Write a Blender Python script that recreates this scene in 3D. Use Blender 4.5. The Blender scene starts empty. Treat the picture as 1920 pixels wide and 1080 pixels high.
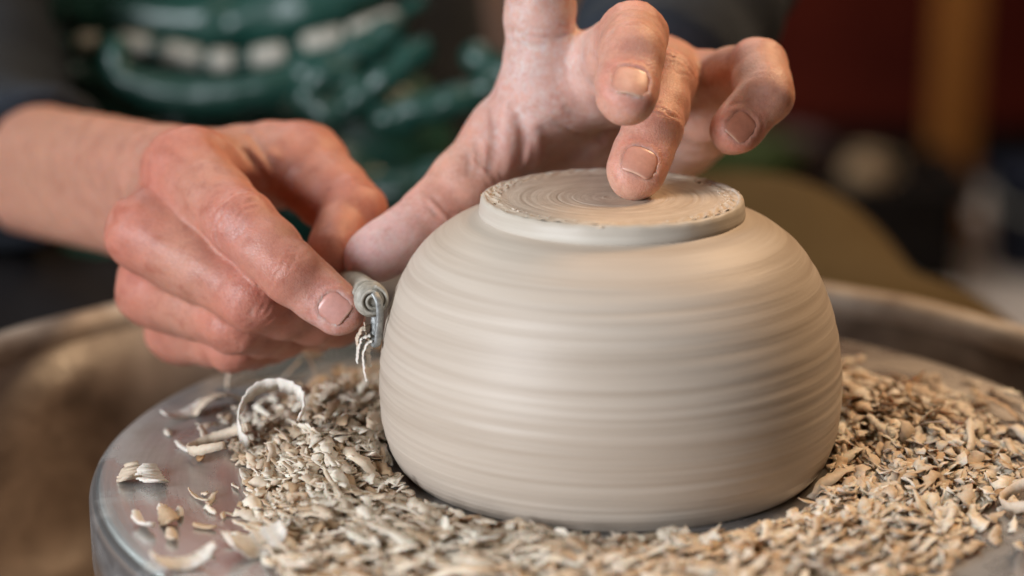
import bpy, bmesh, math, random
import numpy as np
from mathutils import Vector, Matrix

# ------------------------------------------------------------------ camera, world, lamps, exposure
scene = bpy.context.scene
COL = scene.collection
cam_data = bpy.data.cameras.new('camera')
cam = bpy.data.objects.new('camera', cam_data)
COL.objects.link(cam)
cam.location = (0, -0.58, 0.21)
PITCH, YAW = math.radians(15.26), math.radians(2.797)
_fw = Vector((-math.sin(YAW) * math.cos(PITCH), math.cos(YAW) * math.cos(PITCH), -math.sin(PITCH)))
cam.rotation_euler = _fw.to_track_quat('-Z', 'Y').to_euler()
cam_data.sensor_width = 36
cam_data.lens = 3820 / 1920 * 36
cam_data.clip_start = 0.01
cam_data.clip_end = 50
cam_data.dof.use_dof = True
cam_data.dof.focus_distance = 0.588
cam_data.dof.aperture_fstop = 4.3
cam_data.dof.aperture_blades = 0
scene.camera = cam

world = bpy.data.worlds.new('World')
scene.world = world
world.use_nodes = True
world.node_tree.nodes['Background'].inputs[0].default_value = (1.0, 0.72, 0.48, 1)
world.node_tree.nodes['Background'].inputs[1].default_value = 0.015


def area(name, loc, target, size, power, color, size_y=None):
    d = bpy.data.lights.new(name, 'AREA')
    d.shape = 'RECTANGLE'
    d.size = size
    d.size_y = size_y or size
    d.energy = power
    d.color = color
    o = bpy.data.objects.new(name, d)
    o.location = loc
    o.rotation_euler = (Vector(target) - Vector(loc)).to_track_quat('-Z', 'Y').to_euler()
    COL.objects.link(o)
    return o


# a tall cool window on the left in front of the wheel, warm room lamps behind on the right and overhead
area('window_light', (-1.08, -1.02, 0.46), (-0.02, 0, 0.05), 0.6, 34, (0.89, 0.935, 1.0), 0.75)
area('room_lamp_light', (0.75, 0.65, 1.15), (0.05, 0, 0.06), 0.4, 19, (1.0, 0.66, 0.38))
area('ceiling_light', (0.25, 0.0, 1.8), (0, 0.05, 0.05), 0.6, 7, (1.0, 0.84, 0.66))
area('back_window_light', (-0.55, 1.35, 1.3), (-0.18, 0.40, 0.05), 1.1, 12, (0.84, 0.98, 1.0))
area('far_fill_light', (-0.2, 2.2, 1.4), (0.1, 2.6, -0.4), 0.6, 15, (1.0, 0.80, 0.62))  # added fill, brightens the far wall, floor and cupboard

scene.view_settings.view_transform = 'Standard'
scene.view_settings.look = 'None'
scene.view_settings.exposure = 0.0
scene.view_settings.gamma = 1.0
scene.cycles.use_denoising = True
scene.cycles.max_bounces = 8

RNG = np.random.default_rng(7)
random.seed(7)


# ------------------------------------------------------------------ object helpers
def link(o, parent=None):
    COL.objects.link(o)
    if parent is not None:
        o.parent = parent
    return o


def mesh_obj(name, verts, faces, mat, parent=None, smooth=True):
    me = bpy.data.meshes.new(name)
    me.from_pydata([tuple(map(float, v)) for v in verts], [], [tuple(map(int, f)) for f in faces])
    me.polygons.foreach_set('use_smooth', [smooth] * len(me.polygons))
    if mat:
        me.materials.append(mat)
    me.update()
    return link(bpy.data.objects.new(name, me), parent)


def tag(o, label=None, cat=None, group=None, kind=None):
    if label: o['label'] = label
    if cat: o['category'] = cat
    if group: o['group'] = group
    if kind: o['kind'] = kind
    return o


def empty(name, loc=(0, 0, 0)):
    o = bpy.data.objects.new(name, None)
    o.empty_display_size = 0.02
    o.location = loc
    return link(o)


def lathe(profile, n, wobble=None):
    """profile: list of (r, z) from outside to inside; returns verts, faces"""
    prof = np.array(profile, float)
    m = len(prof)
    th = np.linspace(0, 2 * math.pi, n, endpoint=False)
    R = prof[:, 0][:, None] * np.ones(n)[None]
    Z = prof[:, 1][:, None] * np.ones(n)[None]
    if wobble is not None:
        dR, dZ = wobble(R, Z, th[None] + 0 * R)
        R = R + dR
        Z = Z + dZ
    V = np.stack([R * np.cos(th), R * np.sin(th), Z], -1).reshape(-1, 3)
    i = np.arange(m - 1)[:, None] * n
    j = np.arange(n)[None]
    j2 = (j + 1) % n
    Fc = np.stack([i + j, i + n + j, i + n + j2, i + j2], -1).reshape(-1, 4)
    return V, Fc


def tube(path, radii, n=10, flat=None, closed_caps=True):
    """sweep of an ellipse along a 3-D path; flat=(a,b) scales the two cross axes"""
    P = np.array(path, float)
    m = len(P)
    rad = np.ones(m) * radii if np.isscalar(radii) else np.array(radii, float)
    T = np.gradient(P, axis=0)
    T /= np.linalg.norm(T, axis=1)[:, None]
    up = np.array([0, 0, 1.0]) if abs(T[0, 2]) < .9 else np.array([1.0, 0, 0])
    N = []
    nv = up - T[0] * (up @ T[0])
    nv /= np.linalg.norm(nv)
    for t in T:
        nv = nv - t * (nv @ t)
        nv /= np.linalg.norm(nv)
        N.append(nv.copy())
    N = np.array(N)
    B = np.cross(T, N)
    th = np.linspace(0, 2 * math.pi, n, endpoint=False)
    fa, fb = flat or (1, 1)
    V = P[:, None] + rad[:, None, None] * (fa * np.cos(th)[None, :, None] * N[:, None] + fb * np.sin(th)[None, :, None] * B[:, None])
    V = V.reshape(-1, 3)
    Fc = []
    for i in range(m - 1):
        for j in range(n):
            j2 = (j + 1) % n
            Fc.append((i * n + j, i * n + j2, (i + 1) * n + j2, (i + 1) * n + j))
    if closed_caps:
        Fc.append(tuple(range(n - 1, -1, -1)))
        Fc.append(tuple((m - 1) * n + j for j in range(n)))
    return V, Fc


def spline(pts, n):
    P = np.array(pts, float)
    P = np.vstack([2 * P[0] - P[1], P, 2 * P[-1] - P[-2]])
    out = []
    segs = len(P) - 3
    for t in np.linspace(0, segs, n):
        i = min(int(t), segs - 1)
        u = t - i
        a, b, c, d = P[i:i + 4]
        out.append(.5 * ((2 * b) + (-a + c) * u + (2 * a - 5 * b + 4 * c - d) * u * u + (-a + 3 * b - 3 * c + d) * u ** 3))
    return np.array(out)


def rounded_box(size, bevel, seg=2):
    bm = bmesh.new()
    bmesh.ops.create_cube(bm, size=1)
    for v in bm.verts:
        v.co = Vector((v.co.x * size[0], v.co.y * size[1], v.co.z * size[2]))
    bmesh.ops.bevel(bm, geom=bm.edges[:], offset=bevel, segments=seg, affect='EDGES', profile=0.6)
    V = [v.co[:] for v in bm.verts]
    bm.verts.index_update()
    Fc = [[v.index for v in f.verts] for f in bm.faces]
    bm.free()
    return np.array(V), Fc


# ------------------------------------------------------------------ materials
class NT:
    def __init__(self, name):
        self.m = bpy.data.materials.new(name)
        self.m.use_nodes = True
        self.t = self.m.node_tree
        self.b = self.t.nodes['Principled BSDF']

    def n(self, kind, **kw):
        nd = self.t.nodes.new(kind)
        for k, v in kw.items():
            if k.startswith('i_'):
                nd.inputs[k[2:].replace('_', ' ')].default_value = v
            else:
                setattr(nd, k, v)
        return nd

    def l(self, a, b):
        self.t.links.new(a, b)

    def ramp(self, src, stops, interp='LINEAR'):
        r = self.n('ShaderNodeValToRGB')
        r.color_ramp.interpolation = interp
        e = r.color_ramp.elements
        while len(e) < len(stops):
            e.new(0.5)
        for el, (p, c) in zip(e, stops):
            el.position = p
            el.color = (*c, 1) if len(c) == 3 else c
        self.l(src, r.inputs[0])
        return r

    def noise(self, vec, scale, detail=4, rough=.55, dist=0):
        nd = self.n('ShaderNodeTexNoise')
        nd.inputs['Scale'].default_value = scale
        nd.inputs['Detail'].default_value = detail
        nd.inputs['Roughness'].default_value = rough
        nd.inputs['Distortion'].default_value = dist
        if vec is not None:
            self.l(vec, nd.inputs['Vector'])
        return nd

    def math(self, op, a, b=None, c=None):
        nd = self.n('ShaderNodeMath', operation=op)
        for i, x in enumerate((a, b, c)):
            if x is None: continue
            if isinstance(x, (int, float)):
                nd.inputs[i].default_value = x
            else:
                self.l(x, nd.inputs[i])
        return nd.outputs[0]

    def mix(self, fac, a, b, mode='MIX'):
        nd = self.n('ShaderNodeMix', data_type='RGBA', blend_type=mode)
        for s, x in ((nd.inputs[0], fac), (nd.inputs[6], a), (nd.inputs[7], b)):
            if isinstance(x, (int, float)):
                s.default_value = x
            elif isinstance(x, tuple):
                s.default_value = (*x, 1) if len(x) == 3 else x
            else:
                self.l(x, s)
        return nd.outputs[2]

    def bump(self, h, strength=.3, dist=.001, normal=None):
        nd = self.n('ShaderNodeBump')
        nd.inputs['Strength'].default_value = strength
        nd.inputs['Distance'].default_value = dist
        self.l(h, nd.inputs['Height'])
        if normal is not None:
            self.l(normal, nd.inputs['Normal'])
        return nd.outputs[0]

    def set(self, **kw):
        for k, v in kw.items():
            s = self.b.inputs[k.replace('_', ' ')]
            if isinstance(v, (int, float)):
                s.default_value = v
            elif isinstance(v, tuple):
                s.default_value = (*v, 1) if len(v) == 3 and s.type == 'RGBA' else v
            else:
                self.l(v, s)
        return self.m


def object_coord(t):
    return t.n('ShaderNodeTexCoord').outputs['Object']


def cyl_coord(t, k_ang, k_z, k_r=0.0):
    """streak coordinates round the object's own axis: angle on a circle, height and radius stretched"""
    o = object_coord(t)
    s = t.n('ShaderNodeSeparateXYZ')
    t.l(o, s.inputs[0])
    rr = t.math('SQRT', t.math('ADD', t.math('POWER', s.outputs[0], 2.0), t.math('POWER', s.outputs[1], 2.0)))
    r = t.math('MAXIMUM', rr, 1e-5)
    c = t.n('ShaderNodeCombineXYZ')
    t.l(t.math('MULTIPLY', t.math('DIVIDE', s.outputs[0], r), k_ang), c.inputs[0])
    t.l(t.math('MULTIPLY', t.math('DIVIDE', s.outputs[1], r), k_ang), c.inputs[1])
    t.l(t.math('ADD', t.math('MULTIPLY', s.outputs[2], k_z), t.math('MULTIPLY', rr, k_r)), c.inputs[2])
    return c.outputs[0]


def mat_skin():
    t = NT('skin')
    a = t.n('ShaderNodeAttribute', attribute_name='tone')
    du = t.n('ShaderNodeAttribute', attribute_name='dust')
    o = object_coord(t)
    n1 = t.noise(o, 190, 5, .6)
    n2 = t.noise(o, 900, 3, .6)
    mott = t.ramp(n1.outputs['Fac'], [(.3, (.80, .66, .62)), (.5, (1, 1, 1)), (.72, (1.1, 1.04, 1.0))])
    colr = t.mix(.8, a.outputs['Color'], mott.outputs[0], 'MULTIPLY')
    fine = t.ramp(n2.outputs['Fac'], [(.35, (.9, .84, .82)), (.6, (1.04, 1.03, 1.02))])
    colr = t.mix(.6, colr, fine.outputs[0], 'MULTIPLY')
    dn = t.noise(o, 420, 6, .7)
    dn2 = t.noise(o, 90, 4, .6)
    dm = t.math('MULTIPLY', t.ramp(dn.outputs['Fac'], [(.42, (0, 0, 0)), (.66, (1, 1, 1))]).outputs[0],
                t.ramp(dn2.outputs['Fac'], [(.35, (.15, .15, .15)), (.6, (1, 1, 1))]).outputs[0])
    dm = t.math('MULTIPLY', dm, du.outputs['Fac'])
    dm2 = t.math('MINIMUM', t.math('ADD', dm, t.math('MULTIPLY', du.outputs['Fac'], .25)), .85)
    colr = t.mix(dm2, colr, (.62, .53, .50))
    vor = t.n('ShaderNodeTexVoronoi', feature='DISTANCE_TO_EDGE')
    vor.inputs['Scale'].default_value = 950
    wv = t.n('ShaderNodeVectorMath', operation='ADD')
    t.l(o, wv.inputs[0])
    sc = t.n('ShaderNodeVectorMath', operation='SCALE')
    t.l(t.noise(o, 500, 2).outputs['Color'], sc.inputs[0])
    sc.inputs['Scale'].default_value = .0012
    t.l(sc.outputs[0], wv.inputs[1])
    t.l(wv.outputs[0], vor.inputs['Vector'])
    h = t.math('ADD', t.math('MULTIPLY', t.math('MINIMUM', vor.outputs['Distance'], .18), 2.2), t.math('MULTIPLY', n2.outputs['Fac'], .5))
    h = t.math('ADD', h, t.math('MULTIPLY', n1.outputs['Fac'], .8))
    bmp = t.bump(h, .32, .00045)
    rgh = t.math('ADD', t.math('MULTIPLY', n1.outputs['Fac'], .22), t.math('ADD', t.math('MULTIPLY', dm2, .30), .325))
    t.set(Base_Color=colr, Normal=bmp, Roughness=rgh, Subsurface_Weight=.55, Subsurface_Scale=.0022,
          Subsurface_Radius=(1.0, .36, .2), Specular_IOR_Level=.42)
    return t.m


def mat_nail():
    t = NT('nail')
    o = object_coord(t)
    a = t.n('ShaderNodeAttribute', attribute_name='tone')
    n = t.noise(o, 700, 4, .6)
    c = t.mix(.5, a.outputs['Color'], t.ramp(n.outputs['Fac'], [(.3, (.8, .72, .7)), (.7, (1.08, 1.05, 1.03))]).outputs[0], 'MULTIPLY')
    return t.set(Base_Color=c, Roughness=.36, Subsurface_Weight=.35, Subsurface_Scale=.0015, Subsurface_Radius=(1, .4, .3),
                 Coat_Weight=.15, Coat_Roughness=.3, Normal=t.bump(n.outputs['Fac'], .12, .0004))


def mat_clay(name, base, dark, rough=.52, ring=1.0):
    t = NT(name)
    v = cyl_coord(t, .3, 420)
    n1 = t.noise(v, 1.0, 6, .62)
    v2 = cyl_coord(t, .8, 900)
    n2 = t.noise(v2, 1.0, 3, .6)
    v3 = cyl_coord(t, .35, 60)
    n3 = t.noise(v3, 1.0, 3, .5)
    o = object_coord(t)
    n4 = t.noise(o, 700, 3, .6)
    c = t.mix(t.ramp(n1.outputs['Fac'], [(.32, (1, 1, 1)), (.58, (0, 0, 0))]).outputs[0], base, dark)
    c = t.mix(.55, c, t.ramp(n3.outputs['Fac'], [(.35, (.84, .80, .76)), (.62, (1.06, 1.05, 1.04))]).outputs[0], 'MULTIPLY')
    c = t.mix(.35, c, t.ramp(n2.outputs['Fac'], [(.3, (.86, .84, .82)), (.7, (1.06, 1.06, 1.06))]).outputs[0], 'MULTIPLY')
    h = t.math('ADD', t.math('MULTIPLY', n1.outputs['Fac'], 1.0 * ring), t.math('MULTIPLY', n2.outputs['Fac'], .35 * ring))
    h = t.math('ADD', h, t.math('MULTIPLY', n4.outputs['Fac'], .12))
    t.set(Base_Color=c, Roughness=t.math('ADD', t.math('MULTIPLY', n1.outputs['Fac'], .2), rough - .14),
          Normal=t.bump(h, .55, .0006), Specular_IOR_Level=.35)
    return t.m


def mat_foot_top():
    t = NT('foot_top_clay')
    v = cyl_coord(t, .9, 0, 620)
    n1 = t.noise(v, 1.0, 6, .65)
    v2 = cyl_coord(t, .5, 0, 170)
    n2 = t.noise(v2, 1.0, 4, .6)
    o = object_coord(t)
    n3 = t.noise(o, 260, 5, .65)
    c = t.mix(t.ramp(n1.outputs['Fac'], [(.36, (1, 1, 1)), (.6, (0, 0, 0))]).outputs[0], (.60, .51, .41), (.50, .41, .32))
    c = t.mix(.6, c, t.ramp(n2.outputs['Fac'], [(.35, (.80, .74, .68)), (.62, (1.1, 1.08, 1.06))]).outputs[0], 'MULTIPLY')
    c = t.mix(.4, c, t.ramp(n3.outputs['Fac'], [(.35, (.8, .76, .7)), (.65, (1.08, 1.08, 1.08))]).outputs[0], 'MULTIPLY')
    h = t.math('ADD', n1.outputs['Fac'], t.math('MULTIPLY', n3.outputs['Fac'], .5))
    return t.set(Base_Color=c, Roughness=.55, Normal=t.bump(h, .36, .0005))


def mat_shaving():
    t = NT('shaving_clay')
    a = t.n('ShaderNodeAttribute', attribute_name='tone')
    o = object_coord(t)
    n = t.noise(o, 600, 4, .6)
    c = t.mix(.6, a.outputs['Color'], t.ramp(n.outputs['Fac'], [(.3, (.78, .72, .66)), (.7, (1.1, 1.08, 1.06))]).outputs[0], 'MULTIPLY')
    return t.set(Base_Color=c, Roughness=.7, Normal=t.bump(n.outputs['Fac'], .4, .0005), Subsurface_Weight=.12, Subsurface_Scale=.001)


def mat_wheel():
    t = NT('wheel_metal')
    v = cyl_coord(t, .6, 40, 900)
    n1 = t.noise(v, 1.0, 5, .65)
    v2 = cyl_coord(t, 1.1, 30, 70)
    n2 = t.noise(v2, 1.0, 5, .6)
    o = object_coord(t)
    n3 = t.noise(o, 26, 5, .6, .4)
    film = t.ramp(t.math('MULTIPLY', t.math('ADD', n2.outputs['Fac'], n3.outputs['Fac']), .5), [(.46, (0, 0, 0)), (.64, (1, 1, 1))]).outputs[0]
    c = t.mix(t.math('MULTIPLY', film, .8), (.54, .53, .52), (.25, .19, .145))
    c = t.mix(.35, c, t.ramp(n1.outputs['Fac'], [(.3, (.75, .75, .75)), (.7, (1.15, 1.15, 1.15))]).outputs[0], 'MULTIPLY')
    return t.set(Base_Color=c, Metallic=t.math('SUBTRACT', .85, t.math('MULTIPLY', film, .7)),
                 Roughness=t.math('ADD', t.math('MULTIPLY', film, .22), .21), Normal=t.bump(n1.outputs['Fac'], .25, .0004), Anisotropic=.75,
                 Tangent=t.n('ShaderNodeTangent', direction_type='RADIAL', axis='Z').outputs[0])


def mat_pan():
    t = NT('pan_clay_smeared')
    o = object_coord(t)
    n1 = t.noise(o, 16, 6, .6, .7)
    n2 = t.noise(o, 70, 5, .65)
    c = t.ramp(n1.outputs['Fac'], [(.34, (.055, .040, .032)), (.43, (.14, .104, .082)), (.56, (.215, .168, .136)), (.68, (.14, .106, .084))]).outputs[0]
    c = t.mix(.6, c, t.ramp(n2.outputs['Fac'], [(.3, (.6, .55, .5)), (.65, (1.15, 1.12, 1.1))]).outputs[0], 'MULTIPLY')
    return t.set(Base_Color=c, Roughness=t.ramp(n1.outputs['Fac'], [(.35, (.3, .3, .3)), (.6, (.6, .6, .6))]).outputs[0],
                 Normal=t.bump(t.math('ADD', n1.outputs['Fac'], t.math('MULTIPLY', n2.outputs['Fac'], .3)), .5, .003))


def mat_rim():
    t = NT('pan_rim_dried_clay')
    o = object_coord(t)
    n1 = t.noise(o, 22, 6, .6)
    c = t.ramp(n1.outputs['Fac'], [(.33, (.16, .11, .08)), (.47, (.36, .28, .21)), (.62, (.52, .44, .36))]).outputs[0]
    return t.set(Base_Color=c, Roughness=.5, Normal=t.bump(n1.outputs['Fac'], .4, .002))


def mat_cloth(name, col, col2, scale, rough=.85, sheen=.2, bumpd=.001, spec=.3):
    t = NT(name)
    o = object_coord(t)
    n1 = t.noise(o, scale, 5, .6)
    n2 = t.noise(o, scale * 14, 2, .6)
    c = t.mix(n1.outputs['Fac'], col, col2)
    c = t.mix(.4, c, t.ramp(n2.outputs['Fac'], [(.3, (.7, .7, .7)), (.7, (1.2, 1.2, 1.2))]).outputs[0], 'MULTIPLY')
    return t.set(Base_Color=c, Roughness=rough, Sheen_Weight=sheen, Specular_IOR_Level=spec, Normal=t.bump(n2.outputs['Fac'], .5, bumpd))


def mat_simple(name, c1, c2, scale, rough=.6, metallic=0., bump=.3, dist=.002, stretch=None, spec=.5):
    t = NT(name)
    o = object_coord(t)
    if stretch:
        mp = t.n('ShaderNodeMapping')
        mp.inputs['Scale'].default_value = stretch
        t.l(o, mp.inputs['Vector'])
        o = mp.outputs[0]
    n1 = t.noise(o, scale, 6, .6)
    c = t.ramp(n1.outputs['Fac'], [(.35, c1), (.65, c2)]).outputs[0]
    return t.set(Base_Color=c, Roughness=rough, Metallic=metallic, Specular_IOR_Level=spec, Normal=t.bump(n1.outputs['Fac'], bump, dist))


M = dict(
    skin=mat_skin(), nail=mat_nail(),
    bowl=mat_clay('bowl_clay', (.518, .447, .375), (.425, .353, .286), ring=.8),
    foot=mat_clay('foot_clay', (.56, .51, .44), (.46, .40, .33), ring=.6),
    foot_top=mat_foot_top(), shaving=mat_shaving(), wheel=mat_wheel(), pan=mat_pan(), rim=mat_rim(),
    sweater=mat_cloth('navy_knit', (.018, .022, .030), (.034, .041, .051), 60, .95, .0, spec=.15),
    apron=mat_cloth('green_vinyl', (.010, .050, .038), (.020, .086, .065), 20, .34, 0, .0004, .7),
    patch=mat_simple('cream_tape', (.36, .34, .28), (.62, .58, .50), 140, .5),
    trousers=mat_cloth('khaki_cotton', (.066, .043, .017), (.095, .065, .027), 40, .95, .0, spec=.1),
    wood=mat_simple('orange_wood', (.27, .10, .022), (.40, .165, .038), 6, .6, spec=.2, stretch=(6, 6, .6)),
    red=mat_simple('dark_red_paint', (.060, .006, .003), (.085, .010, .004), 5, .7, spec=.12),
    wall=mat_simple('beige_wall', (.20, .13, .10), (.26, .175, .135), 4, .9),
    tile=mat_simple('pale_tile', (.48, .44, .43), (.60, .56, .55), 5, .4),
    grout=mat_simple('grout', (.25, .17, .14), (.33, .24, .2), 30, .9),
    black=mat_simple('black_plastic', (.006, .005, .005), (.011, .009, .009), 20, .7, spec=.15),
    navy=mat_simple('navy_plastic', (.012, .018, .04), (.02, .03, .06), 10, .6, spec=.2),
    cream=mat_simple('cream_glaze', (.34, .24, .15), (.44, .33, .21), 30, .5),
    mauve=mat_simple('mauve_cloth', (.09, .06, .065), (.14, .10, .10), 20, .9, spec=.1),
    leaf=mat_simple('green_plastic', (.02, .035, .006), (.035, .055, .012), 20, .6, spec=.2),
    white=mat_simple('white_plastic', (.6, .58, .58), (.72, .7, .7), 8, .5),
    steel=mat_simple('tool_steel', (.20, .21, .21), (.42, .43, .42), 500, .48, .55, .8, .0006),
    tool_wrap=mat_simple('clay_caked_handle', (.24, .22, .18), (.46, .43, .37), 260, .6, 0, .8, .0008),
)

# ------------------------------------------------------------------ distance-field modelling (millimetres)
def smin(a, b, k):
    h = np.clip(.5 + .5 * (b - a) / k, 0, 1)
    return b * (1 - h) + a * h - k * h * (1 - h)


def smax(a, b, k):
    return -smin(-a, -b, k)


def cone(p, a, b, ra, rb):
    ab = b - a
    t = np.clip(((p - a) @ ab) / (ab @ ab), 0, 1)
    return np.linalg.norm(p - a - t[:, None] * ab, axis=1) - (ra + t * (rb - ra))


def ellipsoid(p, c, axes, r):
    q = (p - c) @ axes.T
    k0 = np.linalg.norm(q / r, axis=1)
    k1 = np.linalg.norm(q / (r * r), axis=1)
    return k0 * (k0 - 1) / np.maximum(k1, 1e-6)


def unit(v):
    return v / np.linalg.norm(v)


def near(p, pts, rad, pad):
    lo = np.min([q - r for q, r in zip(pts, rad)], axis=0) - pad
    hi = np.max([q + r for q, r in zip(pts, rad)], axis=0) + pad
    return np.nonzero(((p > lo) & (p < hi)).all(axis=1))[0]


def prim_field(p, prims, k):
    """smooth union of cones (a, b, ra, rb[, k])"""
    d = np.full(len(p), 1e3)
    for pr in prims:
        a, b, ra, rb = pr[:4]
        kk = pr[4] if len(pr) > 4 else k
        i = near(p, [a, b], [ra, rb], 22)
        if len(i):
            d[i] = smin(d[i], cone(p[i], a, b, ra, rb), kk)
    return d


def net(field, lo, hi, h):
    """sparse surface nets: field over a box -> vertices, quads"""
    lo = np.array(lo, float)
    B = 4
    nb = np.ceil((np.array(hi) - lo) / (h * B)).astype(int)
    n = nb * B + 1
    g = np.stack(np.meshgrid(*[np.arange(x) for x in nb], indexing='ij'), -1).reshape(-1, 3)
    c = lo + (g + .5) * h * B
    dc = field(c)
    act = np.abs(dc) < h * B * 1.25
    D = np.repeat(np.repeat(np.repeat(dc.reshape(nb), B, 0), B, 1), B, 2)
    D = np.pad(D, ((0, 1),) * 3, mode='edge').astype(np.float32)
    off = np.stack(np.meshgrid(*[np.arange(B + 1)] * 3, indexing='ij'), -1).reshape(-1, 3)
    ga = g[act] * B
    flag = np.zeros(n, bool)
    for o in off:
        q = ga + o
        flag[q[:, 0], q[:, 1], q[:, 2]] = True
    idx = np.argwhere(flag)
    D[flag] = field(lo + idx * h)
    S = D < 0
    cs = sum(S[i:n[0] - 1 + i, j:n[1] - 1 + j, k:n[2] - 1 + k].astype(np.int8) for i in (0, 1) for j in (0, 1) for k in (0, 1))
    cells = np.argwhere((cs > 0) & (cs < 8))
    vid = -np.ones(n - 1, int)
    vid[tuple(cells.T)] = np.arange(len(cells))
    acc = np.zeros((len(cells), 3))
    cnt = np.zeros(len(cells))
    for ax in range(3):
        o1, o2 = [x for x in range(3) if x != ax]
        for u in (0, 1):
            for v in (0, 1):
                a = np.zeros(3, int); a[o1] = u; a[o2] = v
                b = a.copy(); b[ax] = 1
                da = D[tuple((cells + a).T)]
                db = D[tuple((cells + b).T)]
                m = (da < 0) != (db < 0)
                t = np.where(m, da / np.where(m, da - db, 1), 0)
                pos = np.repeat(a[None].astype(float), len(cells), 0)
                pos[:, ax] = t
                acc += pos * m[:, None]
                cnt += m
    V = lo + (cells + acc / cnt[:, None]) * h
    Q = []
    for ax in range(3):
        o1, o2 = (ax + 1) % 3, (ax + 2) % 3
        sl0 = [slice(None)] * 3; sl1 = [slice(None)] * 3
        sl0[ax] = slice(0, -1); sl1[ax] = slice(1, None)
        e = np.argwhere(S[tuple(sl0)] != S[tuple(sl1)])
        ok = (e[:, o1] > 0) & (e[:, o2] > 0) & (e[:, o1] < n[o1] - 1) & (e[:, o2] < n[o2] - 1)
        e = e[ok]
        inside = S[tuple(e.T)]
        q = []
        for (u, v) in ((1, 1), (0, 1), (0, 0), (1, 0)):
            cc = e.copy()
            cc[:, o1] -= u; cc[:, o2] -= v
            q.append(vid[tuple(cc.T)])
        q = np.stack(q, 1)
        q[~inside] = q[~inside][:, ::-1]
        Q.append(q)
    Q = np.concatenate(Q)
    Q = Q[(Q >= 0).all(1)]
    return V, Q


def gradient(field, p, e=.25):
    g = np.empty_like(p)
    for a in range(3):
        d = np.zeros(3); d[a] = e
        g[:, a] = field(p + d) - field(p - d)
    return g / np.maximum(np.linalg.norm(g, axis=1)[:, None], 1e-9)


def settle(field, V, it=2):
    for _ in range(it):
        V = V - np.clip(field(V), -1.5, 1.5)[:, None] * gradient(field, V)
    return V


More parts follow.
